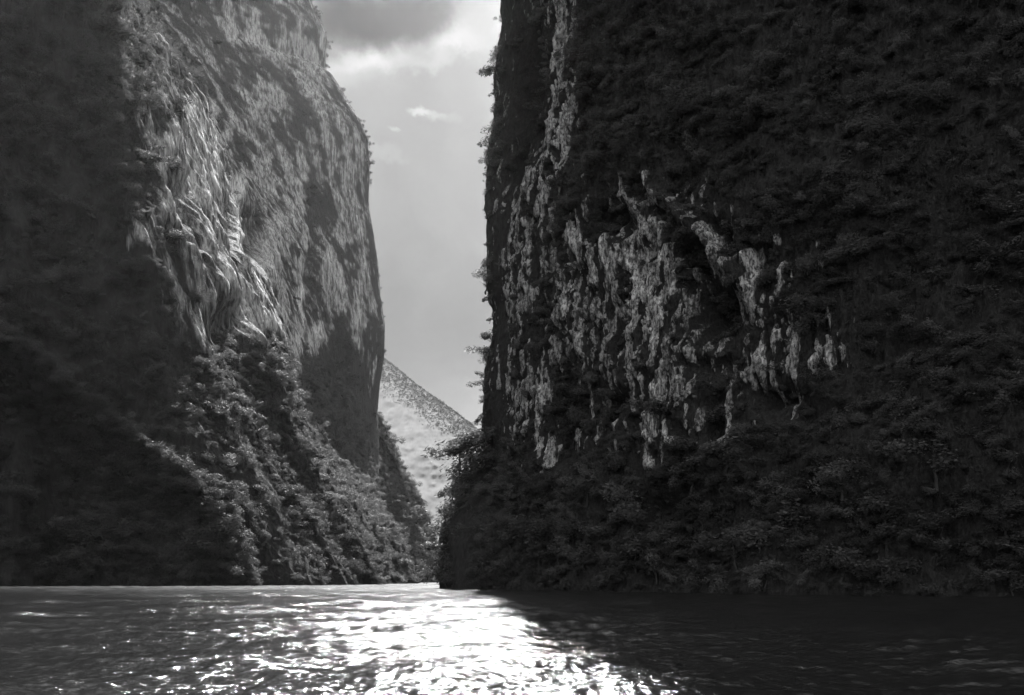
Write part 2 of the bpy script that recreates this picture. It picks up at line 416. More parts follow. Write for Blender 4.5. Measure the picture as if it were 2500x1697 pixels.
def build_right():
    path = [(170, 560), (75, 400), (22, 300), (-3, 243), (6, 212), (23, 176), (42, 152), (66, 134), (95, 118), (135, 80), (175, 10), (190, -120)]
    ncol, nrow = 1050, 640
    C, Nn, s = wall_path(path, ncol, 1100, 2620, .93)
    # left of the travel direction (far -> near) is the land side, so outward = the river side
    if Nn[ncol // 2, 0] > 0: Nn = -Nn
    H = 330.0
    v = np.linspace(0, 1, nrow) ** 1.45
    z = -6 + v * (H + 6)
    Z, X = np.meshgrid(z, C[:, 0], indexing='ij'); Y = np.broadcast_to(C[:, 1], Z.shape); SS = np.broadcast_to(s, Z.shape)
    ti = int(np.argmin(C[:, 0])); st = s[ti]
    w_tip = np.exp(-((SS - st) / 30.0) ** 2)
    zz, xx = silhouette([(1072, 1445), (1074, 1400), (1085, 1300), (1112, 1230), (1150, 1150), (1172, 1100), (1186, 1020), (1194, 900), (1202, 800), (1196, 700), (1198, 600), (1201, 470),
                         (1208, 380), (1220, 300), (1222, 230), (1216, 180), (1222, 100), (1228, 47), (1228, -60), (1216, -400)], 240)
    dx = np.interp(Z, zz, xx) - C[ti, 0] - .8
    base = np.stack([X + dx * w_tip, Y, Z], -1)
    # lean: wall sets back with height, bank of soil at the foot
    right = sstep(st + 30, st + 140, SS)
    off = -(.04 + .09 * right) * np.maximum(Z - 16, 0) * (1 - w_tip) - np.maximum(Z - 130, 0) * .12 * (1 - w_tip * .7)
    off = off + (1 - w_tip) * (5.5 * np.exp(-np.maximum(Z, 0) / 9.0)) + right * 3 * np.exp(-((Z - 24) / 10) ** 2)
    nx = Nn[:, 0][None, :]; ny = Nn[:, 1][None, :]
    P0 = base + np.stack([nx * off, ny * off, 0 * off], -1)
    px, py = project(P0)
    wob = (14 * fbm(SS / 3, Z / 6, 0 * Z, 3, 11), 26 * fbm(SS / 3, Z / 6, 0 * Z + 5, 3, 12))
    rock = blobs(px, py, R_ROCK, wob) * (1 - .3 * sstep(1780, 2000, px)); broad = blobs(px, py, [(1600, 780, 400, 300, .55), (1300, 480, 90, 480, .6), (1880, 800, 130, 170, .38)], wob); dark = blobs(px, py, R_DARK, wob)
    strk = fbm(SS / .9, Z / 7.0, 0 * Z, 4, 21)
    fine = fbm(SS / 1.1, Z / 1.9, 0 * Z, 4, 22)
    micro = fbm(SS / .45, Z / 1.0, 0 * Z, 3, 23)
    rk = np.clip(rock * 1.15 + .8 * strk * (rock > .08) + .6 * fine + .5 * micro * (rock + broad > .12) - .22, 0, 1)
    rk = np.maximum(rk, np.clip(broad * 1.15 + .85 * strk + .65 * fine + .45 * micro - .32, 0, 1))
    rk = rk * (1 - .85 * sstep(26, 12, Z))
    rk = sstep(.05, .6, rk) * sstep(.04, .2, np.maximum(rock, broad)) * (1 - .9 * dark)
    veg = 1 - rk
    low = sstep(22, 8, Z)
    veg = np.clip(veg + low * .4, 0, 1)
    # relief
    big = fbm(SS / 26, Z / 34, 0 * Z, 3, 31) * 3.6
    med = fbm(SS / 6, Z / 11, 0 * Z, 4, 32) * 1.5
    flute = ridge(SS / 2.6, Z / 30, 0 * Z + fbm(SS / 9, Z / 14, 0 * Z, 2, 39), 3, 33)
    holes = ridge(SS / 2.2, Z / 4.5, 0 * Z, 4, 34)
    led = np.sin(Z / 5.5 + 2.5 * fbm(SS / 14, Z / 20, 0 * Z, 2, 35)) * .22
    disp = big + 1.5 * med + rk * (1.5 * flute + 1.2 * holes + .55 * ridge(SS / .9, Z / 9, 0 * Z, 2, 38)) + veg * (1.0 * holes) + led + .25 * fbm(SS / .7, Z / 1.0, 0 * Z, 3, 36)
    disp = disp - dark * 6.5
    # the diagonal fold of rock above the cave
    fold = blobs(px, py, [(1690, 560, 16, 120, 1, -40), (1790, 670, 16, 60, 1, -30), (1560, 520, 70, 16, .6, -20)], (wob[0] * .5, wob[1] * .5))
    disp = disp + fold * 3.0
    disp = disp * (1 - .5 * w_tip)
    P = P0 + np.stack([nx * disp, ny * disp, .25 * disp], -1)
    # plateau behind the rim
    rows = []
    for k in range(1, 14):
        q = P[-1].copy(); t = (k / 13) ** 1.5
        q[:, 0] += 420 * t; q[:, 1] += 60 * t; q[:, 2] += 60 * t + 5 * fbm(q[:, 0] / 25, q[:, 1] / 25, 0 * q[:, 0], 2, 41)
        rows.append(q)
    pale = sstep(.25, .9, rock * (.7 + .9 * fine + .8 * micro))
    P = np.concatenate([P, np.stack(rows)], 0)
    pad = lambda a, val: np.concatenate([a, np.full((13, ncol), val)], 0)
    o = grid_mesh('cliff_right', P, {'veg': pad(veg, 1.0), 'pale': pad(pale * (1 - dark), 0.0), 'painted_shade': pad(dark, 0.0)}, M_ROCK_NEAR)
    tag(o, kind='structure')
    VEGPTS['right'] = (P[:nrow], veg, normals_of(P[:nrow]), px, py, dark, w_tip)
    return o


# ---- left cliff ------------------------------------------------------------
L_ROCK = [
    (398, 370, 16, 60, .95), (392, 410, 22, 60, .8), (446, 290, 12, 50, .9), (465, 320, 14, 60, .8), (450, 420, 26, 90, .8), (480, 460, 40, 90, .85), (500, 400, 24, 60, .7),
    (518, 300, 12, 60, .8), (520, 370, 14, 60, .8), (556, 340, 8, 60, .7), (584, 470, 14, 50, 1.1), (578, 570, 9, 90, 1.1), (598, 640, 12, 60, .9), (540, 580, 16, 90, .6),
    (480, 560, 14, 80, .9), (380, 500, 16, 60, .7), (430, 600, 34, 24, .7, 25), (310, 600, 40, 60, .5), (510, 680, 24, 60, .95), (560, 750, 40, 60, 1.05), (590, 770, 20, 60, 1.0),
    (610, 700, 12, 70, .9), (660, 640, 26, 80, .8), (670, 560, 14, 50, .7), (735, 720, 10, 90, 1.0), (740, 700, 14, 60, .9), (770, 830, 22, 40, .95), (720, 850, 34, 40, .8), (720, 900, 24, 50, .7),
    (700, 500, 24, 120, .5), (735, 480, 14, 120, .6), (650, 420, 50, 70, .45), (800, 640, 16, 90, .6), (830, 700, 12, 60, .6), (690, 760, 20, 80, .6), (640, 800, 20, 60, .7),
    (580, 1130, 12, 40, 1.0), (470, 800, 20, 90, .5), (560, 60, 40, 60, .5), (600, 100, 60, 60, .45), (640, 250, 60, 60, .4), (120, 170, 16, 60, .45), (215, 120, 30, 60, .35), (905, 900, 10, 80, .7),
    (870, 800, 20, 120, .5), (760, 200, 40, 100, .4), (700, 100, 60, 60, .4), (550, 960, 40, 60, .25), (850, 500, 30, 160, .35), (360, 330, 30, 60, .4), (280, 440, 60, 20, .45, 12),
]
L_DARK = [(555, 560, 16, 80, .9), (625, 575, 34, 70, .9), (540, 790, 30, 60, .8), (760, 640, 14, 90, .6), (755, 970, 60, 110, .7), (800, 1080, 60, 110, .6), (270, 400, 60, 8, .8, 10),  # recesses and shadowed patches, shade painted into the rock colour
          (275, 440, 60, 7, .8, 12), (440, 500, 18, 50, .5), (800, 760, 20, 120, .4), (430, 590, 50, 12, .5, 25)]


def build_left():
    path = [(-420, 1250), (-230, 1050), (-135, 920), (-111, 852), (-109, 780), (-107, 700), (-104, 600), (-101, 500), (-100, 420), (-103, 362), (-120, 330), (-160, 314), (-200, 300), (-250, 270), (-290, 200), (-310, 60), (-310, -150)]
    ncol, nrow = 820, 520
    C, Nn, s = wall_path(path, ncol, -120, 960, .93)
    if Nn[ncol // 2, 0] < 0: Nn = -Nn
    H = 580.0
    v = np.linspace(0, 1, nrow) ** 1.1
    z = -6 + v * (H + 6)
    Z, X = np.meshgrid(z, C[:, 0], indexing='ij'); Y = np.broadcast_to(C[:, 1], Z.shape); SS = np.broadcast_to(s, Z.shape)
    ti = int(np.argmin(np.abs(C[:, 1] - 852))); st = s[ti]
    w_tip = np.exp(-((SS - st) / 62.0) ** 2)
    zz, xx = silhouette([(925, 1430), (925, 1200), (920, 1020), (928, 940), (938, 880), (940, 800), (930, 730), (922, 640), (910, 560), (901, 500), (902, 430), (900, 350), (880, 305), (858, 275),
                         (835, 230), (815, 200), (796, 185), (797, 140), (800, 105), (785, 70), (772, 40), (740, -60), (690, -220)], 860)
    dx = np.interp(Z, zz, xx) - C[ti, 0]
    base = np.stack([X + dx * w_tip, Y, Z], -1)
    mid = 1 - w_tip
    off = -.30 * np.maximum(Z - 25, 0) * mid - .35 * np.maximum(Z - 260, 0) * mid + 34 * np.exp(-np.maximum(Z, 0) / 60.0) * mid
    nx = Nn[:, 0][None, :]; ny = Nn[:, 1][None, :]
    P0 = base + np.stack([nx * off, ny * off, 0 * off], -1)
    px, py = project(P0)
    wob = (12 * fbm(SS / 9, Z / 18, 0 * Z, 3, 51), 24 * fbm(SS / 9, Z / 18, 0 * Z + 5, 3, 52))
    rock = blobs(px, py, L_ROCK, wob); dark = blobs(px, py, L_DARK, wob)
    strk = fbm(SS / 3.0, Z / 26.0, 0 * Z, 4, 61); fine = fbm(SS / 4, Z / 8, 0 * Z, 4, 62)
    face = sstep(930, 780, py) * sstep(260, 420, px)       # the bare upper face
    rk = np.clip(rock * 1.1 + .6 * strk + .35 * fine - .25 + face * .55, 0, 1)
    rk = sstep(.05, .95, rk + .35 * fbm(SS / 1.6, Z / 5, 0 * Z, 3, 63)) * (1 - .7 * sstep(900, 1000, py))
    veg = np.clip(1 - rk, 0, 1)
    big = fbm(SS / 70, Z / 90, 0 * Z, 3, 71) * 7
    med = fbm(SS / 18, Z / 40, 0 * Z, 4, 72) * 4.5
    flute = ridge(SS / 9, Z / 80, 0 * Z + fbm(SS / 25, Z / 40, 0 * Z, 2, 79), 4, 73)
    holes = ridge(SS / 8, Z / 14, 0 * Z, 4, 74)
    gully = ridge(SS / 34, Z / 300, 0 * Z + .6 * fbm(SS / 60, Z / 80, 0 * Z, 2, 78), 2, 75) * sstep(190, 90, Z)
    disp = big + med + rk * (2.8 * flute + 1.6 * holes) + veg * (2.0 * holes) + 9 * gully + .8 * fbm(SS / 2.5, Z / 4.0, 0 * Z, 3, 76)
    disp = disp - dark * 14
    disp = disp * (1 - .85 * w_tip)
    P = P0 + np.stack([nx * disp, ny * disp, .2 * disp], -1)
    rows = []
    for k in range(1, 14):
        q = P[-1].copy(); t = (k / 13) ** 1.5
        q[:, 0] -= 700 * t; q[:, 1] += 60 * t; q[:, 2] += 90 * t + 10 * fbm(q[:, 0] / 45, q[:, 1] / 45, 0 * q[:, 0], 2, 81)
        rows.append(q)
    pale = sstep(.25, .85, rock * (.75 + .8 * fine))
    P = np.concatenate([P, np.stack(rows)], 0)
    pad = lambda a, val: np.concatenate([a, np.full((13, ncol), val)], 0)
    o = grid_mesh('cliff_left', P, {'veg': pad(veg, 1.0), 'pale': pad(pale * (1 - dark), 0.0), 'painted_shade': pad(dark * .6, 0.0)}, M_ROCK_FAR)
    tag(o, kind='structure')
    VEGPTS['left'] = (P[:nrow], veg, normals_of(P[:nrow]), px, py, dark, w_tip)
    return o


# ---- wooded slopes: a crest line given in the photograph's columns ----------
def build_slope(name, key, path, crest, ncol, nrow, lo, hi, side, run, seed, rough, mat, back, vegv=1.0, palef=None):
    C, Nn, s = wall_path(path, ncol, lo, hi, .93)
    m = ncol // 2
    if Nn[m, 0] * side[0] + Nn[m, 1] * side[1] < 0: Nn = -Nn
    cp = np.array(crest, float)
    y = np.maximum(C[:, 1], 1); cpx = C[:, 0] / y * FPX + 1250
    # crest height where the rim stands `run` x height behind the foot line
    Hc = np.full(ncol, 60.0)
    for _ in range(12):
        qx = C[:, 0] - Nn[:, 0] * run * 1.35 * Hc; qy = np.maximum(C[:, 1] - Nn[:, 1] * run * 1.35 * Hc, 20)
        qp = qx / qy * FPX + 1250
        tgt = np.interp(qp, cp[:, 0], cp[:, 1])
        Hc = .5 * Hc + .5 * np.maximum((HOR + (qp - 1250) * math.tan(ROLL) - tgt) / FPX * qy + CAM_H, 4.0)
    k = 9; Hc = np.convolve(np.pad(Hc, k // 2, mode='edge'), np.ones(k) / k, 'valid')
    v = np.linspace(0, 1, nrow)[:, None]
    h = v ** .92
    Z = -4 + h * (Hc[None] + 4)
    off = -run * 1.35 * v * Hc[None]
    SS = np.broadcast_to(s, Z.shape)
    big = fbm(SS / (rough * 6), Z / (rough * 6), 0 * Z, 3, seed) * rough * 1.2
    med = ridge(SS / (rough * 2), Z / (rough * 3), 0 * Z, 4, seed + 7) * rough * .5
    d = (big + med) * (1 - v ** 4)
    nx = Nn[:, 0][None]; ny = Nn[:, 1][None]
    P = np.stack([C[:, 0][None] + nx * (off + d), C[:, 1][None] + ny * (off + d), Z + .15 * d], -1)
    rows = []
    for k in range(1, 10):
        q = P[-1].copy(); t = k / 9
        q[:, 0] += back[0] * t; q[:, 1] += back[1] * t; q[:, 2] = q[:, 2] * (1 - back[2] * t)
        rows.append(q)
    n0 = nrow; P = np.concatenate([P, np.stack(rows)], 0)
    px, py = project(P)
    veg = np.full(P.shape[:2], vegv)
    pale = np.zeros(P.shape[:2]) if palef is None else palef(px, py, P)
    if palef is not None: veg = np.clip(1 - pale * 1.1, 0, 1)
    o = grid_mesh(name, P, {'veg': veg, 'pale': pale}, mat); tag(o, kind='structure')
    VEGPTS[key] = (P, veg, normals_of(P), px, py, 0 * px, 0 * px)
    return o


build_right(); build_left()
build_slope('headland_left', 'head',
            [(-300, 60), (-265, 190), (-215, 250), (-150, 284), (-95, 292), (-77, 305), (-82, 322), (-115, 342), (-180, 345)],
            [(-200, 700), (45, 830), (200, 960), (330, 1060), (450, 1168), (520, 1190), (575, 1215), (620, 1255), (655, 1290), (678, 1350), (700, 1420)],
            420, 110, -150, 700, (1, -.6), .55, 101, 6, M_ROCK_FAR, (-120, 60, .1))
build_slope('spur_far', 'spur',
            [(-240, 800), (-190, 815), (-142, 835), (-112, 870), (-88, 910), (-66, 955), (-60, 1010), (-90, 1080), (-190, 1180)],
            [(600, 900), (880, 985), (920, 1000), (955, 1020), (980, 1050), (986, 1095), (1005, 1130), (1040, 1155), (1075, 1190), (1110, 1260), (1140, 1400)],
            420, 110, 700, 1150, (.8, -.6), .35, 131, 7, M_ROCK_FAR, (-90, 90, .2))


def painted_mist(px, py, P):  # paler tone standing in for mist, put into the hill colour
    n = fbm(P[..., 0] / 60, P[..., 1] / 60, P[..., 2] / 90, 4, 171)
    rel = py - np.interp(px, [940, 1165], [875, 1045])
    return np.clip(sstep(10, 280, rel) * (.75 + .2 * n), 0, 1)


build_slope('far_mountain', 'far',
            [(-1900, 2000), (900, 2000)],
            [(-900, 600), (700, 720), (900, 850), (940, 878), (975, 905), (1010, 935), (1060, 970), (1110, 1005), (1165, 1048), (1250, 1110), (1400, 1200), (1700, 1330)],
            520, 140, 300, 1700, (.1, -1), 1.15, 151, 9, M_HILL, (200, 800, .5), .95, painted_mist)


# ------------------------------------------------------------------ river
def build_water():
    th = np.concatenate([np.linspace(-math.pi, -.56, 40, endpoint=False), np.linspace(-.56, .56, 420, endpoint=False), np.linspace(.56, math.pi, 41)])
    r = [0.0]; q = .6
    while q < 12: r.append(q); q *= 1.15
    q = 12.0
    while q < 130: r.append(q); q *= 1.0033 + .0009 * (q / 40)
    while q < 270: r.append(q); q *= 1.0062
    while q < 4200: r.append(q); q *= 1.012 if q < 700 else 1.15
    r = np.array(r)
    R, T = np.meshgrid(r, th, indexing='ij')
    X = R * np.sin(T); Y = R * np.cos(T)
    h = np.zeros_like(X)
    rg = np.random.default_rng(3)
    wx = X + .5 * fbm(X / 3, Y / 3, 0 * X, 3, 201); wy = Y + .5 * fbm(X / 3, Y / 3, 0 * X + 9, 3, 202)
    patch = .7 + .6 * (fbm(X / 14, Y / 9, 0 * X, 3, 205) + .2)
    for k in range(26):
        lam = .24 * (1.105 ** k)
        a = rg.normal(0, .75); kx, ky = math.sin(a) / lam * 2 * math.pi, math.cos(a) / lam * 2 * math.pi
        amp = .0125 * lam ** .85
        if lam > 1: amp *= .45
        fade = np.clip(1.6 - R * .0040 * 3.0 / lam, 0, 1)        # below grid resolution
        p = kx * wx + ky * wy + rg.uniform(0, 6.28)
        h += amp * fade * (2 * np.power(.5 + .5 * np.sin(p), 1.7) - .9)
    for k in range(9):
        lam = 2.6 * 1.17 ** k; a = rg.normal(0, .6); kx, ky = math.sin(a) / lam * 2 * math.pi, math.cos(a) / lam * 2 * math.pi
        h += .0075 * lam * np.clip(1.7 - R * .013 / lam, 0, 1) * (2 * np.power(.5 + .5 * np.sin(kx * wx + ky * wy + rg.uniform(0, 6.28)), 1.6) - .9)
    h += .02 * ridge(wx / .9, wy / .55, 0 * X, 3, 203) * np.clip(1.5 - R / 90, 0, 1)
    P = np.stack([X, Y, h * patch * np.where(R < 6, .3, 1)], -1)
    o = grid_mesh('river_water', P, {'chop': .10 + .17 * sstep(40, 260, np.abs(Y)) + .05 * fbm(X / 6, Y / 12, 0 * X, 3, 211)}, M_WATER); tag(o, kind='structure')


build_water()
P = np.array([[[-5000, -3000, -7], [5000, -3000, -7]], [[-5000, 6000, -7], [5000, 6000, -7]]], float)
o = grid_mesh('ground', P, {}, M_BED); tag(o, kind='structure')


# ------------------------------------------------------------------ foliage
def crown_mesh(name, n, seed, flat=.8, leaf=.17, lobes=6, droop=.35):
    r = np.random.default_rng(seed)
    V, F = [], []
    ce = [(r.normal(0, .42), r.normal(0, .42), r.normal(.0, .3) * flat, r.uniform(.35, .6)) for _ in range(lobes)]
    for i in range(n):
        cx, cy, cz, cr = ce[r.integers(lobes)]
        d = r.normal(size=3); d /= np.linalg.norm(d); rad = cr * r.uniform(.45, 1.05)
        c = np.array([cx, cy, cz]) + d * rad * (1, 1, flat)
        a = r.uniform(0, 6.283); L = leaf * r.uniform(.7, 1.5); w = L * r.uniform(.28, .45)
        f = np.array([math.cos(a), math.sin(a), -droop * r.uniform(-.4, 1.6)]) + d * .5; f /= np.linalg.norm(f)
        u = np.cross(f, d + r.normal(0, .4, 3)); u /= np.linalg.norm(u)
        b = len(V)
        V += [c - f * L, c + u * w, c + f * L, c - u * w - (0, 0, .02)]
        F += [(b, b + 1, b + 2), (b, b + 2, b + 3)]
    me = bpy.data.meshes.new(name); me.from_pydata([tuple(v) for v in V], [], F); me.update()
    me.materials.append(M_LEAF); return me


def trunk_mesh(name, seed, height=1.6, lean=.0, branches=5):
    r = random.Random(seed); V, F = [], []

    def tube(pts, r0, r1, n=6):
        b = len(V)
        for i, p in enumerate(pts):
            t = i / (len(pts) - 1); rr = r0 + (r1 - r0) * t
            for k in range(n):
                an = 2 * math.pi * k / n; V.append((p[0] + rr * math.cos(an), p[1] + rr * math.sin(an), p[2]))
        for i in range(len(pts) - 1):
            for k in range(n):
                F.append((b + i * n + k, b + i * n + (k + 1) % n, b + (i + 1) * n + (k + 1) % n, b + (i + 1) * n + k))
    main = [(lean * t + r.uniform(-.03, .03), r.uniform(-.03, .03), -height + height * t) for t in [i / 6 for i in range(7)]]
    tube(main, .075, .03)
    for k in range(branches):
        s = main[3 + k % 4]; a = r.uniform(0, 6.28); l = r.uniform(.4, .75)
        tube([s, (s[0] + l * .5 * math.cos(a), s[1] + l * .5 * math.sin(a), s[2] + .25), (s[0] + l * math.cos(a), s[1] + l * math.sin(a), s[2] + .42 + .1 * r.random())], .028, .008, 5)
    me = bpy.data.meshes.new(name); me.from_pydata(V, [], F); me.update(); me.materials.append(M_BARK); return me


CROWNS = [crown_mesh('crown_leaves', 1150, 1, .8, .075), crown_mesh('crown_leaves', 1050, 2, .65, .075, 8), crown_mesh('crown_leaves', 1000, 3, 1.0, .08, 6, .5), crown_mesh('crown_leaves', 1150, 4, .85, .07, 10),
          crown_mesh('crown_leaves', 420, 5, .55, .12, 6, .5)]
TRUNKS = [trunk_mesh('tree_trunk', 1), trunk_mesh('tree_trunk', 2, 1.4, .25), trunk_mesh('tree_trunk', 3, 1.8, -.2, 6), trunk_mesh('tree_trunk', 4, 1.3, .1), trunk_mesh('tree_trunk', 5, 1.1, .35, 7)]
SRC = {}


def tree(name, loc, size, var, label, cat, group=None, rot=None, tilt=(0, 0), squash=(1, 1, 1), foot=None):
    """an Empty at the foot, a trunk and a crown under it; loc is the crown's centre"""
    th = 1.2
    root = bpy.data.objects.new(name, None); link(root)
    root.rotation_euler = (tilt[0], tilt[1], 0)
    root.location = Vector(loc); root.scale = (size * squash[0], size * squash[1], size * squash[2])
    tag(root, label, cat, group)
    root.empty_display_size = .3
    c = bpy.data.objects.new('crown', CROWNS[var]); link(c); c.parent = root
    c.rotation_euler = (0, 0, rot if rot is not None else random.uniform(0, 6.28))
    t = bpy.data.objects.new('trunk', TRUNKS[var]); link(t); t.parent = root
    # move the root to the trunk's foot, keep the crown in place
    hgt = [1.6, 1.4, 1.8, 1.3, 1.1][var]
    c.location = (0, 0, hgt); t.location = (0, 0, hgt)
    from mathutils import Euler
    up = Euler(root.rotation_euler).to_matrix() @ Vector((0, 0, hgt * size * squash[2]))
    root.location = Vector(loc) - up
    if var not in SRC: SRC[var] = c
    return root


# --- silhouetted shrubs on the dark edge of the right cliff, top to bottom (px, py, size px, variant, label)
EDGE = [
    (1207, 128, 13, 4, 'tiny shrub clinging highest on the right cliff edge against the clouds'),
    (1190, 168, 27, 1, 'bushy shrub jutting furthest from the upper right cliff edge, below the topmost tiny one'),
    (1203, 222, 17, 4, 'sparse thin shrub on the right cliff edge just under the large jutting bush'),
    (1207, 262, 18, 0, 'rounded shrub where the right cliff edge bends inward, level with the small puff of cloud'),
    (1203, 300, 20, 3, 'dense dark shrub below the inward bend of the right cliff edge'),
    (1192, 337, 22, 1, 'wide shrub with a pointed left tip under the dense dark one on the cliff edge'),
    (1198, 384, 17, 4, 'loose open shrub hanging on the upper middle of the right cliff edge'),
    (1191, 424, 16, 4, 'small drooping shrub on the right cliff edge above a bare gap'),
    (1194, 462, 14, 3, 'small round shrub alone between two bare gaps of the right cliff edge'),
    (1191, 528, 16, 0, 'compact black shrub standing alone half way down the right cliff edge'),
    (1192, 592, 16, 4, 'thin leaning shrub beginning the long fringe on the middle of the right cliff edge'),
    (1186, 640, 20, 3, 'medium shrub in the long fringe of the right cliff edge'),
    (1178, 682, 24, 1, 'broad airy shrub reaching left at the bottom of the long cliff edge fringe'),
    (1184, 728, 16, 4, 'small tufted shrub below the long fringe of the cliff edge'),
    (1190, 780, 13, 4, 'wispy shrub on the cliff edge above the big layered tree'),
    (1187, 820, 20, 1, 'flat topped shrub on the cliff edge level with the top of the distant ridge'),
    (1178, 860, 27, 1, 'layered dark tree reaching out left over the gap, level with the distant ridge start'),
    (1198, 902, 17, 4, 'thin shrub with sky showing through under the layered dark tree'),
    (1176, 938, 18, 2, 'pale feathery shrub on the cliff edge above the end of the distant ridge'),
    (1174, 974, 14, 3, 'little dark shrub on the cliff edge just above where the distant ridge meets it'),
    (1164, 1026, 18, 1, 'small spreading tree in front of the right end of the distant ridge'),
    (1140, 1082, 42, 1, 'large spreading black tree leaning from the foot of the cliff tip over the gap'),
    (1104, 1104, 26, 1, 'long outstretched bough shaped tree pointing left below the distant ridge'),
    (1120, 1136, 30, 3, 'dense dark tree tucked under the large spreading tree on the cliff tip'),
    (1134, 1164, 26, 0, 'rounded tree with bright sky gaps on the lower cliff tip'),
    (1108, 1190, 24, 1, 'flat layered tree above the notch where the far spur meets the cliff tip'),
    (1092, 1222, 26, 3, 'dark tree in front of the far spur crest at the cliff tip'),
    (1088, 1256, 22, 2, 'drooping tree hanging before the hazy spur slope'),
    (1080, 1300, 22, 1, 'lone pointed tree jutting left over the hazy bank on the lower cliff tip'),
    (1072, 1330, 18, 4, 'thin low tree with drooping leaves on the lower cliff tip'),
    (1074, 1362, 20, 3, 'short dark tree above the waterside fringe at the cliff tip'),
    (1066, 1392, 20, 2, 'drooping waterside tree second from the water at the cliff tip'),
    (1070, 1418, 18, 1, 'lowest shrub touching the bright water at the very tip of the cliff'),
]
for (px, py, s, var, lab) in EDGE:
    s *= random.uniform(.75, 1.35)
    if 1060 < py < 1345: s *= 1.9
    elif py > 1345: s *= 1.8
    D = 236.5 if py < 1060 else 235 if py < 1345 else 232
    X, Y, Z = at(px + (s * .2 if py < 1060 else s * .1 if py < 1345 else -2), py, D)
    small = s < 24
    if py > 1345: Z += .6
    tree('cliff_shrub' if small else 'cliff_tree', (X, Y, Z), s / FPX * 240 * 1.15, var, lab, 'shrub' if small else 'tree', 'trees and shrubs on the right cliff edge',
         tilt=(random.uniform(-.2, .2), random.uniform(-.6, .05)), squash=(1.05, .9, .8))

# --- little trees along the skyline of the left cliff
LE = [(778, 52), (790, 78), (799, 100), (803, 112), (798, 132), (796, 158), (799, 185), (818, 204), (826, 216), (834, 226), (842, 238), (848, 246), (856, 268), (866, 282), (876, 294), (884, 304),
      (892, 318), (898, 332), (902, 346), (903, 372), (903, 395), (902, 420), (904, 440), (912, 592), (917, 610), (922, 640), (926, 668), (929, 700), (933, 736), (938, 770)]
for i, (px, py) in enumerate(LE):
    X, Y, Z = at(px - 2, py + 3, 860)
    if py < 120: lab = 'tiny tree on the top of the left cliff skyline beside the dark cloud'
    elif py < 200: lab = 'tiny tree on the upright notch of the left cliff skyline'
    elif py < 360: lab = 'small tree on the slanting shoulder of the left cliff skyline'
    elif py < 500: lab = 'tiny bush on the upright edge of the left cliff below its slanting shoulder'
    else: lab = 'tiny bush on the lower skyline edge of the left cliff above the distant ridge'
    g = lab.replace('tiny tree', 'tiny trees').replace('small tree', 'small trees').replace('tiny bush', 'tiny bushes')
    tree('skyline_tree', (X, Y, Z), random.uniform(6, 9.5) / FPX * 860 * (1 if py < 450 else .55), i % 4, lab, 'tree', g, squash=(1, 1, 1.0))

# --- bigger trees of the spur crest
SP = [(935, 1022, 17, 'small tree at the inner end of the far spur crest against the left cliff'), (958, 1040, 20, 'dark round tree on the far spur crest before its highest bulge'),
      (972, 1075, 24, 'darkest bushy tree bulging from the far spur crest over the hazy gap'), (978, 1100, 22, 'tree directly beneath the darkest bushy tree on the far spur'),
      (1000, 1136, 17, 'tree at the step where the far spur crest begins to slant down'), (1022, 1150, 16, 'round tree mid way down the slanting far spur crest'),
      (1046, 1166, 17, 'broad tree on the lower part of the slanting far spur crest'), (1068, 1186, 16, 'last visible tree of the far spur crest next to the black cliff tip')]
for i, (px, py, s, lab) in enumerate(SP):
    P, _, _, qx, qy, _, _ = VEGPTS['spur']
    k = int(np.argmin(((qx - px + 8) ** 2 + (qy - py - 4) ** 2) + np.where(P[..., 1] > 1000, 1e6, 0)))
    X, Y, Z = P.reshape(-1, 3)[k]; Z += 2
    tree('spur_tree', (X, Y, Z), s / FPX * 880, i % 4, lab, 'tree', 'trees on the far spur crest')

# --- trees along the water on both banks
def bank_trees(key, n, lo, hi, ylo, size, name, label, group, seed, up=.8):
    P, veg, Nm, px, py, dk, wt = VEGPTS[key]
    r = np.random.default_rng(seed)
    ok = (px > lo) & (px < hi) & (P[..., 2] > ylo[0]) & (P[..., 2] < ylo[1]) & (P[..., 1] > 20)
    ii = np.argwhere(ok); used = []
    r.shuffle(ii)
    for a, b in ii:
        p = P[a, b]
        s = r.uniform(*size)
        if any((p[0] - q[0]) ** 2 + (p[1] - q[1]) ** 2 + (p[2] - q[2]) ** 2 < (s * 1.1) ** 2 for q in used): continue
        used.append(p)
        nn = Nm[a, b]
        if nn[1] > 0: nn = -nn
        loc = (p[0] + nn[0] * s * .12, p[1] + nn[1] * s * .12, p[2] + s * up)
        lb = label(px[a, b]) if callable(label) else label
        tree(name, loc, s, int(r.integers(0, 4)), lb, 'tree', lb.replace('tree ', 'trees ', 1) if group is None else group, squash=(1, 1, r.uniform(.75, 1.0)))
        if len(used) >= n: break


def rlab(x):
    for lim, t in ((1180, 'black tree on the waterline right beside the bright cliff tip'), (1350, 'dark tree at the foot of the streaked left edge of the right cliff'),
                   (1560, 'dark tree on the bank where the sun glitter fades into shadow'), (1800, 'leafy shaded tree on the bank straight below the brightest rock column'),
                   (2050, 'leafy shaded tree on the bank below the right end of the pale rock'), (2300, 'nearly black tree on the shaded bank right of the pale rock')):
        if x < lim: return t
    return 'nearly black tree on the nearest bank at the right edge'


def slab(x):
    for lim, t in ((1500, 'small tree on the steep foot of the right cliff above its left bank'), (1700, 'spreading tree on the wooded slope under the brightest rock column'),
                   (1900, 'spreading tree on the wooded slope under the cave and diagonal rock fold'), (2150, 'dim tree on the wooded slope right of the pale rock')):
        if x < lim: return t
    return 'dim tree high on the near black wooded slope at the far right'


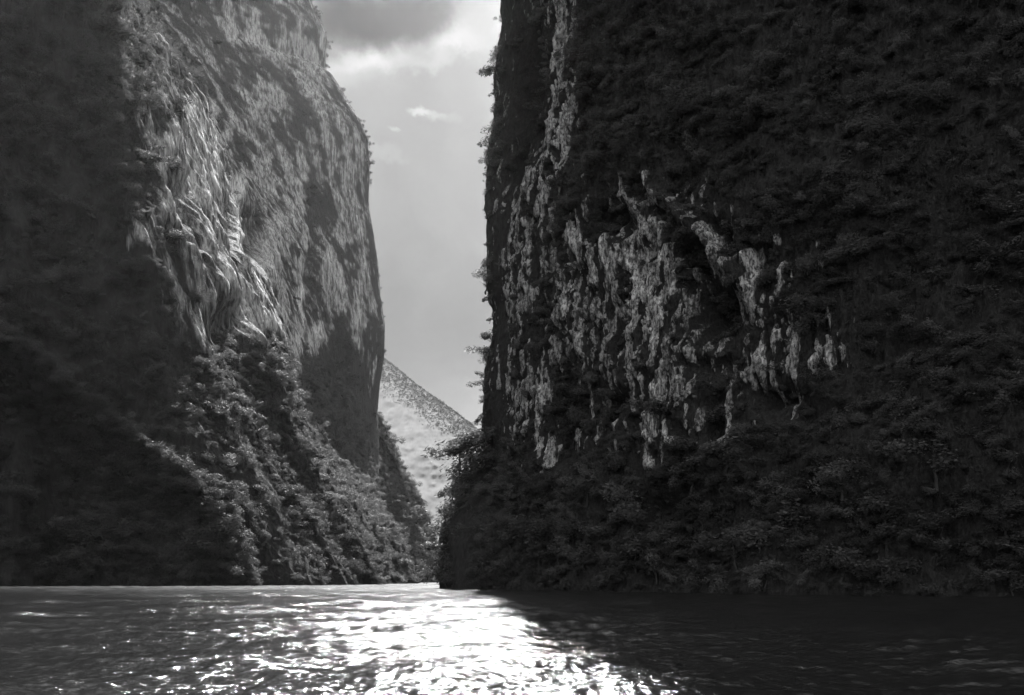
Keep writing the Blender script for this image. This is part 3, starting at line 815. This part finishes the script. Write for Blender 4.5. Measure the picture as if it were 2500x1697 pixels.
def hlab(x):
    for lim, t in ((150, 'black tree on the headland bank at the left edge of the view'), (330, 'black tree on the darkest part of the left headland bank'),
                   (500, 'dark rounded tree on the middle of the left headland bank')):
        if x < lim: return t
    return 'dark rounded tree at the river end of the left headland'


def flab(x):
    return 'sunlit grey tree on the far bank next to the dark headland' if x < 850 else 'hazy grey tree on the far bank above the white glare'


bank_trees('right', 75, 1100, 2560, (.3, 11), (2.2, 4.2), 'bank_tree', rlab, None, 301)
bank_trees('right', 60, 1150, 2560, (11, 34), (2.0, 4.6), 'slope_tree', slab, None, 306, .2)
bank_trees('head', 60, -60, 690, (.3, 16), (3.2, 6.0), 'headland_tree', hlab, None, 302, .5)
bank_trees('head', 18, 400, 690, (14, 50), (3.5, 6.0), 'headland_tree', 'dark tree on the sloping crest of the left headland before the hazy cliff', 'trees on the crest of the left headland', 304, .3)
bank_trees('spur', 35, 690, 1080, (.3, 14), (4.0, 7.5), 'far_bank_tree', flab, None, 303, .5)


# --- the continuous cover of creepers and bushes: geometry-node instances of the crowns, one stuff object per slope
def scatter(name, key, n, size, box, seed, sink=.1, vmin=.45, flat=.7, dark_ok=.6, zmax=None):
    P, veg, Nm, px, py, dk, wt = VEGPTS[key]
    r = np.random.default_rng(seed)
    du = np.linalg.norm(np.gradient(P, axis=1), axis=-1); dv = np.linalg.norm(np.gradient(P, axis=0), axis=-1)
    area = du * dv
    ok = (px > box[0]) & (px < box[1]) & (py > box[2]) & (py < box[3]) & (P[..., 2] > .3) & (P[..., 1] > 15)
    clump = .5 + .5 * fbm(P[..., 0] / (size[1] * 3), P[..., 1] / (size[1] * 3), P[..., 2] / (size[1] * 3), 3, seed)
    vb = veg.copy()
    for _ in range(6):
        vb[1:-1, 1:-1] = (vb[:-2, 1:-1] + vb[2:, 1:-1] + vb[1:-1, :-2] + vb[1:-1, 2:]) * .25
    dens = area * ok * sstep(vmin + .1, vmin + .45, vb) * (1 - dk * dark_ok) * (.35 + 1.3 * clump) * (1 - sstep(.5, .85, wt) * sstep(20, 60, P[..., 2]) * (.55 + .45 * sstep(.7, .45, clump)))
    w = dens.reshape(-1); w = w / w.sum()
    k = r.choice(w.size, size=n, p=w)
    p = P.reshape(-1, 3)[k]; nn = Nm.reshape(-1, 3)[k]
    nn = np.where((nn[:, 1] > .3)[:, None] & (wt.reshape(-1)[k] < .2)[:, None], -nn, nn)
    sc = (size[0] + (size[1] - size[0]) * r.random(n) ** 3)
    p = p + nn * (sc * .15)[:, None] + r.normal(0, .25, (n, 3)) * sc[:, None]
    p[:, 2] = np.maximum(p[:, 2], sc * .3)
    me = bpy.data.meshes.new(name + '_points'); me.vertices.add(n); me.vertices.foreach_set('co', p.reshape(-1).astype(np.float32))
    rot = np.stack([r.normal(0, .35, n), r.normal(0, .35, n), r.uniform(0, 6.283, n)], 1)
    sc = sc * (.55 + .9 * clump.reshape(-1)[k])
    scv = np.stack([sc, sc, sc * flat * r.uniform(.8, 1.25, n)], 1)
    a = me.attributes.new('rot', 'FLOAT_VECTOR', 'POINT'); a.data.foreach_set('vector', rot.reshape(-1).astype(np.float32))
    a = me.attributes.new('scl', 'FLOAT_VECTOR', 'POINT'); a.data.foreach_set('vector', scv.reshape(-1).astype(np.float32))
    a = me.attributes.new('pick', 'INT', 'POINT'); a.data.foreach_set('value', r.integers(0, 4, n).astype(np.int32))
    o = bpy.data.objects.new(name, me); link(o)
    md = o.modifiers.new('scatter', 'NODES'); md.node_group = SCATTER_TREE
    tag(o, kind='stuff')
    return o


def scatter_tree():
    g = bpy.data.node_groups.new('scatter_crowns', 'GeometryNodeTree')
    g.interface.new_socket('Geometry', in_out='INPUT', socket_type='NodeSocketGeometry')
    g.interface.new_socket('Geometry', in_out='OUTPUT', socket_type='NodeSocketGeometry')
    N = g.nodes.new; L = g.links.new
    gi = N('NodeGroupInput'); go = N('NodeGroupOutput'); mp = N('GeometryNodeMeshToPoints'); L(gi.outputs[0], mp.inputs[0])
    jn = N('GeometryNodeJoinGeometry')
    for k in (3, 2, 1, 0):
        oi = N('GeometryNodeObjectInfo'); oi.inputs['Object'].default_value = SRC[k]; oi.inputs['As Instance'].default_value = True
        L(oi.outputs['Geometry'], jn.inputs[0])
    ip = N('GeometryNodeInstanceOnPoints'); L(mp.outputs[0], ip.inputs['Points']); L(jn.outputs[0], ip.inputs['Instance'])
    ip.inputs['Pick Instance'].default_value = True
    for nm, ty, sock in (('pick', 'INT', 'Instance Index'), ('rot', 'FLOAT_VECTOR', 'Rotation'), ('scl', 'FLOAT_VECTOR', 'Scale')):
        na = N('GeometryNodeInputNamedAttribute'); na.data_type = ty; na.inputs['Name'].default_value = nm
        L(na.outputs['Attribute'], ip.inputs[sock])
    L(ip.outputs[0], go.inputs[0])
    return g


SCATTER_TREE = scatter_tree()
tag(scatter('cliff_plants_right', 'right', 48000, (.3, 2.6), (1150, 2600, -120, 1480), 401, vmin=.6), 'dense dark creepers and bushes matted over the right cliff', 'vegetation')
tag(scatter('cliff_plants_left', 'left', 30000, (1.4, 5.0), (-120, 960, -120, 1440), 402), 'grey hazy bushes and creepers over the left cliff', 'vegetation')
tag(scatter('headland_plants', 'head', 11000, (1.2, 4.5), (-120, 720, 500, 1450), 403), 'nearly black jungle canopy covering the left headland', 'vegetation')
tag(scatter('spur_plants', 'spur', 9000, (2.0, 5.5), (650, 1180, 850, 1450), 404), 'hazy bushes covering the far spur slope', 'vegetation')
tag(scatter('mountain_plants', 'far', 7000, (2.0, 3.6), (900, 1300, 820, 1300), 405, vmin=.7), 'faint forest on the distant mountain ridge', 'vegetation')

# ------------------------------------------------------------------ haze
def build_haze():
    lo, hi = Vector((-5200, -3200, -8.5)), Vector((5200, 6200, 860))
    V = [(x, y, z) for x in (lo.x, hi.x) for y in (lo.y, hi.y) for z in (lo.z, hi.z)]
    F = [(0, 1, 3, 2), (4, 6, 7, 5), (0, 4, 5, 1), (2, 3, 7, 6), (0, 2, 6, 4), (1, 5, 7, 3)]
    me = bpy.data.meshes.new('haze'); me.from_pydata(V, [], F); me.update()
    m, nt, N, L = new_mat('haze_air'); out = N('ShaderNodeOutputMaterial'); v = N('ShaderNodeVolumePrincipled')
    v.inputs['Color'].default_value = (.95, .95, .95, 1); v.inputs['Density'].default_value = HAZE; v.inputs['Anisotropy'].default_value = .75
    L(v.outputs[0], out.inputs['Volume']); me.materials.append(m)
    o = bpy.data.objects.new('haze', me); link(o); tag(o, kind='stuff')


build_haze()
